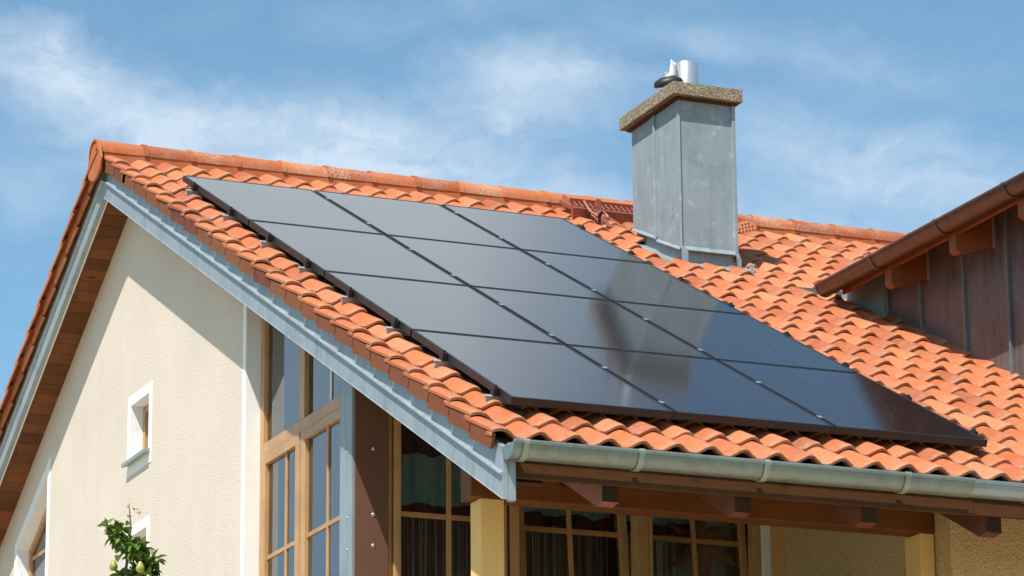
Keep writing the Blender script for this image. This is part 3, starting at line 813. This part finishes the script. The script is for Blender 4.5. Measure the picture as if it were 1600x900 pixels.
for y in (-1.62, -2.63, -3.55, -4.47, -5.4, -6.2):
    if y > -2: continue
    mb = MB(); mb.prism([(4.395, -1.075), (4.435, -1.100), (4.72, -1.005), (4.72, -.70), (4.40, -.80)], y - .045, y + .045, 1)
    mb.build('rafter_tail', M['orange_wood'], dm, bevel=.006)
    mb = MB(); mb.box(XD - .012, XD + .01, y - .062, y - .047, -1.03, -.74); mb.build('flashing_edge', M['flash_zinc'], dm)
fn = lambda x, y, z: (4.335 + (y - 0), x, z)
gutter_run(-6.75, -1.80, 0, -.885, .074, M['copper'], 'dormer_gutter', (-2.62, -3.56, -4.48, -5.4), dm, fn=fn, caps=(0, 1), matb=M['copper'])
mb = MB(); mb.prism([(-1.20, -.72), (-1.46, -.80), (-1.46, -1.02), (-1.20, -.90)], 4.40, XD - .01, 0); mb.build('valley_sheet', M['copper_sheet'], dm)

# ---------------------------------------------------------------- solar panels
PW, PH = 1.02, 1.7379
pv0 = None
ROWS = ('topmost', 'second', 'third', 'bottom')
def panel_parts(root):
    # local frame: x along the ridge, y up the slope, z off the roof; origin at the upper left corner
    w, h, t = .999, PH - .024, .044
    rot = Matrix.Rotation(A, 3, 'X')
    def bld(mb, name, mat_, bevel=0):
        me = bpy.data.meshes.new(name); me.from_pydata([tuple(p) for p in mb.v], [], mb.f); me.materials.append(mat_)
        bm = bmesh.new(); bm.from_mesh(me); bmesh.ops.recalc_face_normals(bm, faces=bm.faces); bm.to_mesh(me); bm.free()
        o = bpy.data.objects.new(name, me); col.objects.link(o); o.parent = root
        if bevel: b = o.modifiers.new('edge', 'BEVEL'); b.width = bevel; b.segments = 2
        return o
    mb = MB(); fw = .016
    mb.box(0, fw, -h, 0, -t, 0); mb.box(w - fw, w, -h, 0, -t, 0); mb.box(fw, w - fw, -fw, 0, -t, 0); mb.box(fw, w - fw, -h, -h + fw, -t, 0)
    bld(mb, 'panel_frame', M['pv_frame'], .0015)
    mb = MB(); mb.box(fw, w - fw, -h + fw, -fw, -.008, -.002); bld(mb, 'panel_glass', M['pv_glass'])
where = {(0, 0): 'topmost solar panel of the column beside the gable verge', (0, 1): 'topmost solar panel of the middle column, under the ridge',
         (0, 2): 'topmost solar panel of the column nearest the chimney, by the roof step',
         (1, 0): 'second solar panel from the ridge in the column beside the gable verge', (1, 1): 'second solar panel from the ridge in the middle column',
         (1, 2): 'second solar panel from the ridge in the chimney side column, facing the chimney foot',
         (2, 0): 'second solar panel above the eaves gutter in the column beside the gable verge', (2, 1): 'second solar panel above the eaves gutter, middle column, mirroring the chimney edge',
         (2, 2): 'second solar panel above the eaves gutter in the dormer side column, partly mirroring blue sky',
         (3, 0): 'lowest solar panel beside the gable verge, its brown front edge above the gutter', (3, 1): 'lowest solar panel of the middle column, mirroring chimney grey and blue sky',
         (3, 2): 'lowest solar panel by the dormer side, half blue and half dark brown'}
protos = None
for r in range(4):
    for c in range(3):
        p = RF(c * PW, r * PH, 0)
        root = thing('solar_panel', p, where[(r, c)], 'solar panel', 'black solar panels on the tiled roof')
        root.rotation_euler = (A, 0, 0)
        if protos is None:
            panel_parts(root); protos = root
        else:
            for chd in list(protos.children):
                q = chd.copy(); col.objects.link(q); q.parent = root
# rails with clamps
clamp_s = [.37, 1.335, 2.275, 3.145, 4.06, 4.955, 5.84, 6.71]
ordn = ['topmost', 'second', 'third', 'fourth', 'fifth', 'sixth', 'seventh', 'lowest']
rail0 = None
for i, s in enumerate(clamp_s):
    lab = {0: 'topmost aluminium mounting rail, poking out beside the upper verge tiles', 7: 'lowest aluminium mounting rail, poking out just above the gutter end'}.get(i, ordn[i] + ' aluminium mounting rail from the ridge, its end poking out beside the panels')
    p = RF(0, s, 0)
    root = thing('mounting_rail', p, lab, 'mounting rail', 'mounting rails under the solar panels'); root.rotation_euler = (A, 0, 0)
    def bld(mb, name, mat_, bevel=0.0, parent=root):
        me = bpy.data.meshes.new(name); me.from_pydata([tuple(q) for q in mb.v], [], mb.f); me.materials.append(mat_)
        bm = bmesh.new(); bm.from_mesh(me); bmesh.ops.recalc_face_normals(bm, faces=bm.faces); bm.to_mesh(me); bm.free()
        o = bpy.data.objects.new(name, me); col.objects.link(o); o.parent = parent
        if bevel: b = o.modifiers.new('edge', 'BEVEL'); b.width = bevel; b.segments = 2
    if rail0 is None:
        rail0 = root
        mb = MB(); mb.box(-.072, 3.115, -.018, .018, -.056, -.047); mb.box(-.066, 3.113, -.012, .012, -.092, -.056); bld(mb, 'rail', M['alu'], .002)
        for x0 in (-.030, 3.050):
            mb = MB(); mb.box(x0 - .004, x0 + .028, -.027, .027, -.046, .005); mb.box(x0 + .002, x0 + .020, -.010, .010, .005, .015); bld(mb, 'end_clamp', M['black'], .002)
        for x0 in (1.004, 2.024):
            mb = MB(); mb.box(x0, x0 + .016, -.020, .020, -.046, .001); mb.box(x0 - .006, x0 + .022, -.022, .022, .001, .005); bld(mb, 'mid_clamp', M['clamp'], .001)
    else:
        for chd in list(rail0.children):
            q = chd.copy(); col.objects.link(q); q.parent = root

# ---------------------------------------------------------------- roof step at the ridge
rs = thing('roof_step', RF(3.8, -1.05, -.02), 'red brown metal step grating below the ridge beside the chimney', 'roof step')
mb = MB()
def SP(x, u, w):   # plane of the grating: u downwards, w outwards
    return Vector((x, .98 - .30 * u - .10 * w, .475 - .150 * u + .99 * w * .3))
def gbox(x0, x1, u0, u1, w0, w1): mb.hexa([SP(x0, u0, w0), SP(x1, u0, w0), SP(x1, u1, w0), SP(x0, u1, w0), SP(x0, u0, w1), SP(x1, u0, w1), SP(x1, u1, w1), SP(x0, u1, w1)])
gbox(3.50, 4.28, -.25, .25, -.02, .10)
mb.build('top_rail', M['tile'], rs, bevel=.004)
mb = MB(); gbox(3.42, 4.28, .98, 1.12, -.26, .0); gbox(3.42, 3.46, .2, 1.0, -.1, .02); mb.build('front_rail', M['step'], rs, bevel=.004)
mb = MB()
for k in range(17):
    x0 = 3.48 + k * .046
    mb.hexa([SP(x0, .25, -.03), SP(x0 + .018, .25, -.03), SP(x0 - .042, 1.0, -.03), SP(x0 - .06, 1.0, -.03), SP(x0, .25, .02), SP(x0 + .018, .25, .02), SP(x0 - .042, 1.0, .02), SP(x0 - .06, 1.0, .02)])
mb.build('grating', M['step'], rs)
mb = MB()
mb.box(3.60, 3.64, .60, .615, .20, .385)
mb.tube([(3.50, .62, .36), (3.52, .55, .26), (3.555, .50, .205), (3.60, .56, .26), (3.64, .60, .29)], .013, 6)
mb.hexa([rp(3.62, .42, -.10), rp(3.78, .42, -.10), rp(3.72, .68, -.06), rp(3.64, .68, -.06), rp(3.62, .42, -.085), rp(3.78, .42, -.085), rp(3.72, .68, -.045), rp(3.64, .68, -.045)])
mb.build('bracket', M['step'], rs, bevel=.002)

# ---------------------------------------------------------------- curtains and the paper star
def curtain(x0, x1, label, seed, sheer=False):
    rnd = random.Random(seed)
    yc = -3.25
    root = thing('curtain', ((x0 + x1) / 2, yc, -4.9), label, 'curtain', 'curtains behind the terrace windows')
    n = 64
    def wav(x): return yc + .022 * math.sin(x * 38 + seed) + .012 * math.sin(x * 71 + seed * 2)
    xs_ = [x0 + (x1 - x0) * k / n for k in range(n + 1)]
    ztop = -2.42
    mb = MB(); mb.grid([[(x, wav(x), z) for x in xs_] for z in (-2.74, -3.085)]); mb.build('valance', M['teal'], root, smooth=True)
    mb = MB(); mb.grid([[(x, wav(x) - .004, ztop) for x in xs_], [(x, wav(x) - .004, -2.74 - .012 * math.sin(x * 30)) for x in xs_]])
    mb.grid([[(x, wav(x) - .004, -3.085 + .028 * abs(math.sin(x * 11 + seed))) for x in xs_], [(x, wav(x) - .004, -3.145 - .012 * math.sin(x * 23)) for x in xs_]])
    mb.build('trim', M['cloth_brown'], root, smooth=True)
    mb = MB()
    x = x0
    while x < x1:
        yy = yc + .04 + rnd.uniform(-.01, .01); dx = rnd.uniform(-.04, .04); w = rnd.choice((.002, .003, .004, .006 if not sheer else .02))
        mb.face([(x, yy, ztop), (x + w, yy, ztop), (x + w + dx, yy, -4.9), (x + dx, yy, -4.9)]); x += rnd.uniform(.010, .036) if not sheer else rnd.uniform(.02, .04)
    mb.build('strings', M['curtain'], root)
    if not sheer:
        mb = MB(); mb.grid([[(x, yc + .10 + .03 * math.sin(x * 52 + seed) + .016 * math.sin(x * 23 + 2 * seed), z) for x in xs_] for z in (ztop, -4.9)]); mb.build('drape', M['drape'], root, smooth=True)
    if sheer:
        mb = MB(); mb.grid([[(x, wav(x) + .08, z) for x in xs_] for z in (ztop, -4.9)]); mb.build('sheer', M['sheer_warm'], root, smooth=True)
curtain(.27, .99, 'string curtain under a teal valance, in the window left of the ochre column', 1)
curtain(1.13, 1.93, 'string curtain under a teal valance, in the tilted window right of the ochre column', 2)
curtain(2.03, 2.80, 'pale curtain with teal valance behind the brown paper star', 3, True)
st = thing('paper_star', (2.545, -3.36, -3.23), 'large brown pointed paper star hanging in the terrace window', 'star')
mb = MB(); c = Vector((2.545, -3.36, -3.215)); n = 6
pts = []
for k in range(2 * n):
    a = math.radians(-90 + 4) + PI * k / n
    r = (.30 if k % 2 == 0 else .105)
    pts.append(c + Vector((r * math.cos(a), 0, r * math.sin(a))))
for k in range(2 * n):
    for sg in (-.045, .045): mb.face([pts[k], pts[(k + 1) % (2 * n)], c + Vector((0, sg, 0))])
mb.build('star_body', M['star'], st)
mb = MB(); mb.tube([c + Vector((0, 0, .28)), c + Vector((0, 0, .8))], .003, 5); mb.build('cord', M['cloth_brown'], st)

# ---------------------------------------------------------------- pear tree
rnd = random.Random(11)
TX, TY = -1.5, -3.86
pt = thing('pear_tree', (TX, TY, -ZG), 'slender green pear tree with ripe pears in front of the gable wall', 'tree')
mb = MB()
leader = [(TX, TY + .1, -ZG), (TX + .03, TY + .02, -7.4), (TX, TY - .05, -5.6), (TX + .02, TY + .05, -4.4), (TX, TY + .05, -3.75), (TX, TY - .04, -3.50), (TX, TY, -3.36)]
mb.tube(leader, [.075, .06, .045, .028, .010, .006, .003], 8)
twigs = []
for k in range(46):
    z = -3.55 - k * .042 - .0012 * k * k - rnd.uniform(0, .05)
    a = rnd.uniform(0, 2 * PI); L = min(.75, .13 + .011 * k) * rnd.uniform(.75, 1.15)
    p0 = Vector((TX, TY + .04 - .03 * min(1, k / 8), z)); p2 = p0 + Vector((math.cos(a) * L, math.sin(a) * L, L * rnd.uniform(.35, .8)))
    p1 = (p0 + p2) / 2 + Vector((0, 0, .03))
    mb.tube([p0, p1, p2], [.005 + .0004 * k, .004, .0025], 5); twigs.append((p0, p1, p2))
mb.build('trunk', M['bark'], pt, smooth=True)
mb = MB()
def leaf(p, d, size, t):
    d = d.normalized(); side = d.cross(Vector((rnd.uniform(-.4, .4), rnd.uniform(-.4, .4), 1))).normalized(); nn = side.cross(d)
    rows = []
    for q, (l, w, dr) in enumerate(((0, .02, 0), (.22, .44, .02), (.5, .56, -.02), (.8, .36, -.12), (1.0, .0, -.22))):
        m_ = p + d * size * l + nn * size * dr
        rows.append([m_ - side * size * w * .5 + nn * size * w * .28, m_, m_ + side * size * w * .5 + nn * size * w * .28])
    mb.grid(rows, t)
for p0, p1, p2 in twigs:
    ln = (p2 - p0).length
    for q in range(int(26 + ln * 170)):
        f = rnd.uniform(.10, 1.0) ** .8
        p = p0.lerp(p1, f * 2) if f < .5 else p1.lerp(p2, f * 2 - 1)
        d = Vector((rnd.gauss(0, 1), rnd.gauss(0, 1), rnd.gauss(-.15, .7)))
        leaf(p + d.normalized() * .012, d, rnd.uniform(.045, .080), min(1, max(0, rnd.gauss(.42, .25))))
for p, d, s_, t in (((TX, TY, -3.37), (.2, .6, 1), .055, .95), ((TX, TY - .02, -3.46), (0, 1, .1), .07, .92), ((TX, TY - .04, -3.49), (0, .8, -.2), .07, .98), ((TX, TY + .02, -3.42), (0, -.9, .1), .055, .9), ((TX, TY - .10, -3.40), (0, -1, .0), .07, .95), ((TX, TY - .16, -3.43), (0, -1, -.1), .06, .85),
                     ((TX, TY + .02, -3.56), (.1, 1, .1), .11, .2), ((TX, TY - .02, -3.56), (0, -1, .05), .12, .3), ((TX, TY - .08, -3.60), (0, -1, -.3), .12, .25), ((TX, TY + .06, -3.62), (.1, 1, .3), .11, .3), ((TX, TY + .14, -3.63), (0, 1, 0), .10, .35), ((TX, TY + .2, -3.6), (0, 1, .3), .07, .9)):
    leaf(Vector(p), Vector(d), s_, t)
mb.build('crown', M['leaf'], pt, smooth=True)
for y, z in ((-3.655, -3.685), (-4.21, -3.795), (-3.9, -4.1), (-3.6, -4.25), (-4.15, -4.4), (-3.8, -4.7)):
    mb = MB(); mb.lathe([(.001, -.028), (.016, -.025), (.025, -.011), (.026, .002), (.019, .019), (.011, .033), (.006, .039), (.001, .040)], (TX - .03, y, z), 14)
    mb.build('pear', M['pear'], pt, smooth=True)

# unidentified white pointed tip, set on an added slim pole
fp = thing('white_tip', (-2.0, -3.23, -ZG), 'white pointed tip of unknown kind on an added pole before the left gable window', 'pole')
mb = MB(); mb.lathe([(.022, -ZG), (.020, -3.72)], (-2.0, -3.23, 0), 14); mb.build('pole', M['white'], fp, smooth=True)
mb = MB(); mb.lathe([(.020, -3.72), (.024, -3.715), (.022, -3.70), (.008, -3.672), (.001, -3.662)], (-2.0, -3.23, 0), 14); mb.build('tip', M['white'], fp, smooth=True)

# ---------------------------------------------------------------- sky, sun, camera
SUN = Vector((-.50, -.38, 1.0)).normalized()
w = bpy.data.worlds.new('World'); S.world = w; w.use_nodes = True
nt = w.node_tree; nt.nodes.clear(); L = nt.links.new
out = nt.nodes.new('ShaderNodeOutputWorld'); bg = nt.nodes.new('ShaderNodeBackground'); bg.inputs[1].default_value = 0.10
sky = nt.nodes.new('ShaderNodeTexSky'); sky.sky_type = 'NISHITA'; sky.sun_disc = False
sky.sun_elevation = math.asin(SUN.z); sky.sun_rotation = math.atan2(SUN.x, SUN.y); sky.air_density = 1.0; sky.dust_density = 0.6; sky.ozone_density = 1.6; sky.altitude = 450
tc = nt.nodes.new('ShaderNodeTexCoord'); sx = nt.nodes.new('ShaderNodeSeparateXYZ'); L(tc.outputs['Generated'], sx.inputs[0])
az = math_(nt, 'MULTIPLY', math_(nt, 'ARCTAN2', sx.outputs[1], sx.outputs[0]), 180 / PI)
el = math_(nt, 'MULTIPLY', math_(nt, 'ARCSINE', sx.outputs[2]), 180 / PI)
cb = nt.nodes.new('ShaderNodeCombineXYZ'); L(az, cb.inputs[0]); L(el, cb.inputs[1])
vec = cb.outputs[0]
# warp the angular coordinates a little so that cloud edges are ragged
wn = N(nt, 'ShaderNodeTexNoise', Scale=0.42, Detail=5.0, Roughness=0.6); L(vec, wn.inputs['Vector'])
wv = nt.nodes.new('ShaderNodeVectorMath'); wv.operation = 'MULTIPLY_ADD'
sub = nt.nodes.new('ShaderNodeVectorMath'); sub.operation = 'SUBTRACT'; L(wn.outputs['Color'], sub.inputs[0]); sub.inputs[1].default_value = (.5, .5, .5)
L(sub.outputs[0], wv.inputs[0]); wv.inputs[1].default_value = (2.6, 1.6, 0); L(vec, wv.inputs[2])
wvec = wv.outputs[0]
def blob(a, e, ra, re, rot, k):
    mp = nt.nodes.new('ShaderNodeMapping'); mp.vector_type = 'TEXTURE'
    mp.inputs['Location'].default_value = (a, e, 0); mp.inputs['Rotation'].default_value = (0, 0, math.radians(rot)); mp.inputs['Scale'].default_value = (ra, re, 1)
    L(wvec, mp.inputs[0]); gr = nt.nodes.new('ShaderNodeTexGradient'); gr.gradient_type = 'SPHERICAL'; L(mp.outputs[0], gr.inputs[0])
    sm = math_(nt, 'SMOOTH_MIN', gr.outputs['Fac'], 0.75, 0.2)
    return math_(nt, 'MULTIPLY', sm, k)
acc = None
BL = [(75.0, 19.1, 1.4, .8, 22, 1.1), (73.9, 18.1, 3.2, 1.3, 20, 1.0), (71.3, 17.5, 3.2, 1.1, 12, .8), (66.7, 18.7, 2.4, .95, 8, 1.1), (68.3, 17.8, 3.4, 1.1, 5, .8),
      (69.5, 17.2, 4.5, 1.0, 8, .9), (62.0, 17.4, 3.2, 1.3, 10, .55), (75.6, 17.0, 2.0, .9, 0, .45), (68.5, 19.9, 3.5, .5, -8, .28), (60.0, 16.2, 3.0, 1.2, 0, .4), (63.5, 16.2, 4.0, .9, 5, .5), (70.5, 16.2, 5.0, 1.0, 0, .35),
      (61.5, 19.0, 4.0, .7, 14, .35), (60.5, 17.3, 4.0, .9, 10, .45), (65.0, 16.6, 3.5, .8, 4, .4), (64.0, 19.3, 3.0, .5, 10, .3), (110, 45, 30, 20, 0, .7), (10, 40, 35, 20, 0, .6), (200, 45, 40, 25, 0, .6), (-60, 40, 40, 22, 0, .6)]  # widest blobs lie out of view, clouds added to lift ambient light
for q in BL:
    b_ = blob(*q); acc = b_ if acc is None else math_(nt, 'ADD', acc, b_)
st_ = nt.nodes.new('ShaderNodeMapping'); st_.inputs['Rotation'].default_value = (0, 0, math.radians(-18)); st_.inputs['Scale'].default_value = (.55, 1.25, 1); L(wvec, st_.inputs[0])
fn1 = N(nt, 'ShaderNodeTexNoise', Scale=1.05, Detail=9.0, Roughness=0.66, Distortion=0.25); L(st_.outputs[0], fn1.inputs['Vector'])
dens = math_(nt, 'MULTIPLY', acc, ramp(nt, fn1.outputs['Fac'], [(0.26, 0.40), (0.70, 1.25)]))
dens = math_(nt, 'ADD', dens, math_(nt, 'MULTIPLY', ramp(nt, fn1.outputs['Fac'], [(0.35, 0.0), (0.8, 1.0)]), .13))
dens = math_(nt, 'MINIMUM', math_(nt, 'MULTIPLY', dens, .50), .60)
hi = blob(72.5, 34.5, 13.0, 9.5, 0, 2.6); hi_added = math_(nt, 'MAXIMUM', blob(55, 33, 14, 9, 0, .07), blob(109, 14, 12, 7, 0, .5))  # last pair: unseen cloud patches added to brighten panel and gable glass reflections
hi = math_(nt, 'MINIMUM', math_(nt, 'MULTIPLY', hi, ramp(nt, fn1.outputs['Fac'], [(0.30, 0.7), (0.68, 1.2)])), .92)
dens = math_(nt, 'MAXIMUM', dens, math_(nt, 'MAXIMUM', hi, hi_added))
tint = mixc(nt, 1.0, sky.outputs[0], (.86, 1.10, 1.07), 'MULTIPLY')
mx = nt.nodes.new('ShaderNodeMix'); mx.data_type = 'RGBA'; L(dens, mx.inputs[0]); L(tint, mx.inputs[6]); mx.inputs[7].default_value = (6.3, 6.9, 7.5, 1)
L(mx.outputs[2], bg.inputs[0]); L(bg.outputs[0], out.inputs[0])

sl = bpy.data.lights.new('sun', 'SUN'); sl.energy = 4.6; sl.angle = math.radians(.53); sl.color = (1.0, .95, .87)
so = bpy.data.objects.new('sun', sl); col.objects.link(so); so.rotation_euler = SUN.to_track_quat('Z', 'Y').to_euler(); so.location = (-20, -20, 30)

cam = bpy.data.cameras.new('camera'); co = bpy.data.objects.new('camera', cam); col.objects.link(co)
F_PX = 5540.576
cam.sensor_width = 36; cam.lens = 36 * F_PX / 1600; cam.clip_start = .5; cam.clip_end = 3000
yaw, pit, rol = math.radians(67.18673), math.radians(15.41245), math.radians(-.456862)
f = Vector((math.cos(yaw) * math.cos(pit), math.sin(yaw) * math.cos(pit), math.sin(pit)))
r0 = Vector((math.sin(yaw), -math.cos(yaw), 0)); u0 = r0.cross(f)
r = r0 * math.cos(rol) + u0 * math.sin(rol); u = u0 * math.cos(rol) - r0 * math.sin(rol)
mt = Matrix((r, u, -f)).transposed().to_4x4(); mt.translation = Vector((-7.43718, -23.90014, -7.74834 + ZG))
co.matrix_world = mt
S.camera = co
S.render.resolution_x, S.render.resolution_y = 1024, 576
S.view_settings.view_transform = 'Standard'; S.view_settings.look = 'None'; S.view_settings.exposure = .55; S.view_settings.gamma = 1
S.view_settings.use_curve_mapping = False
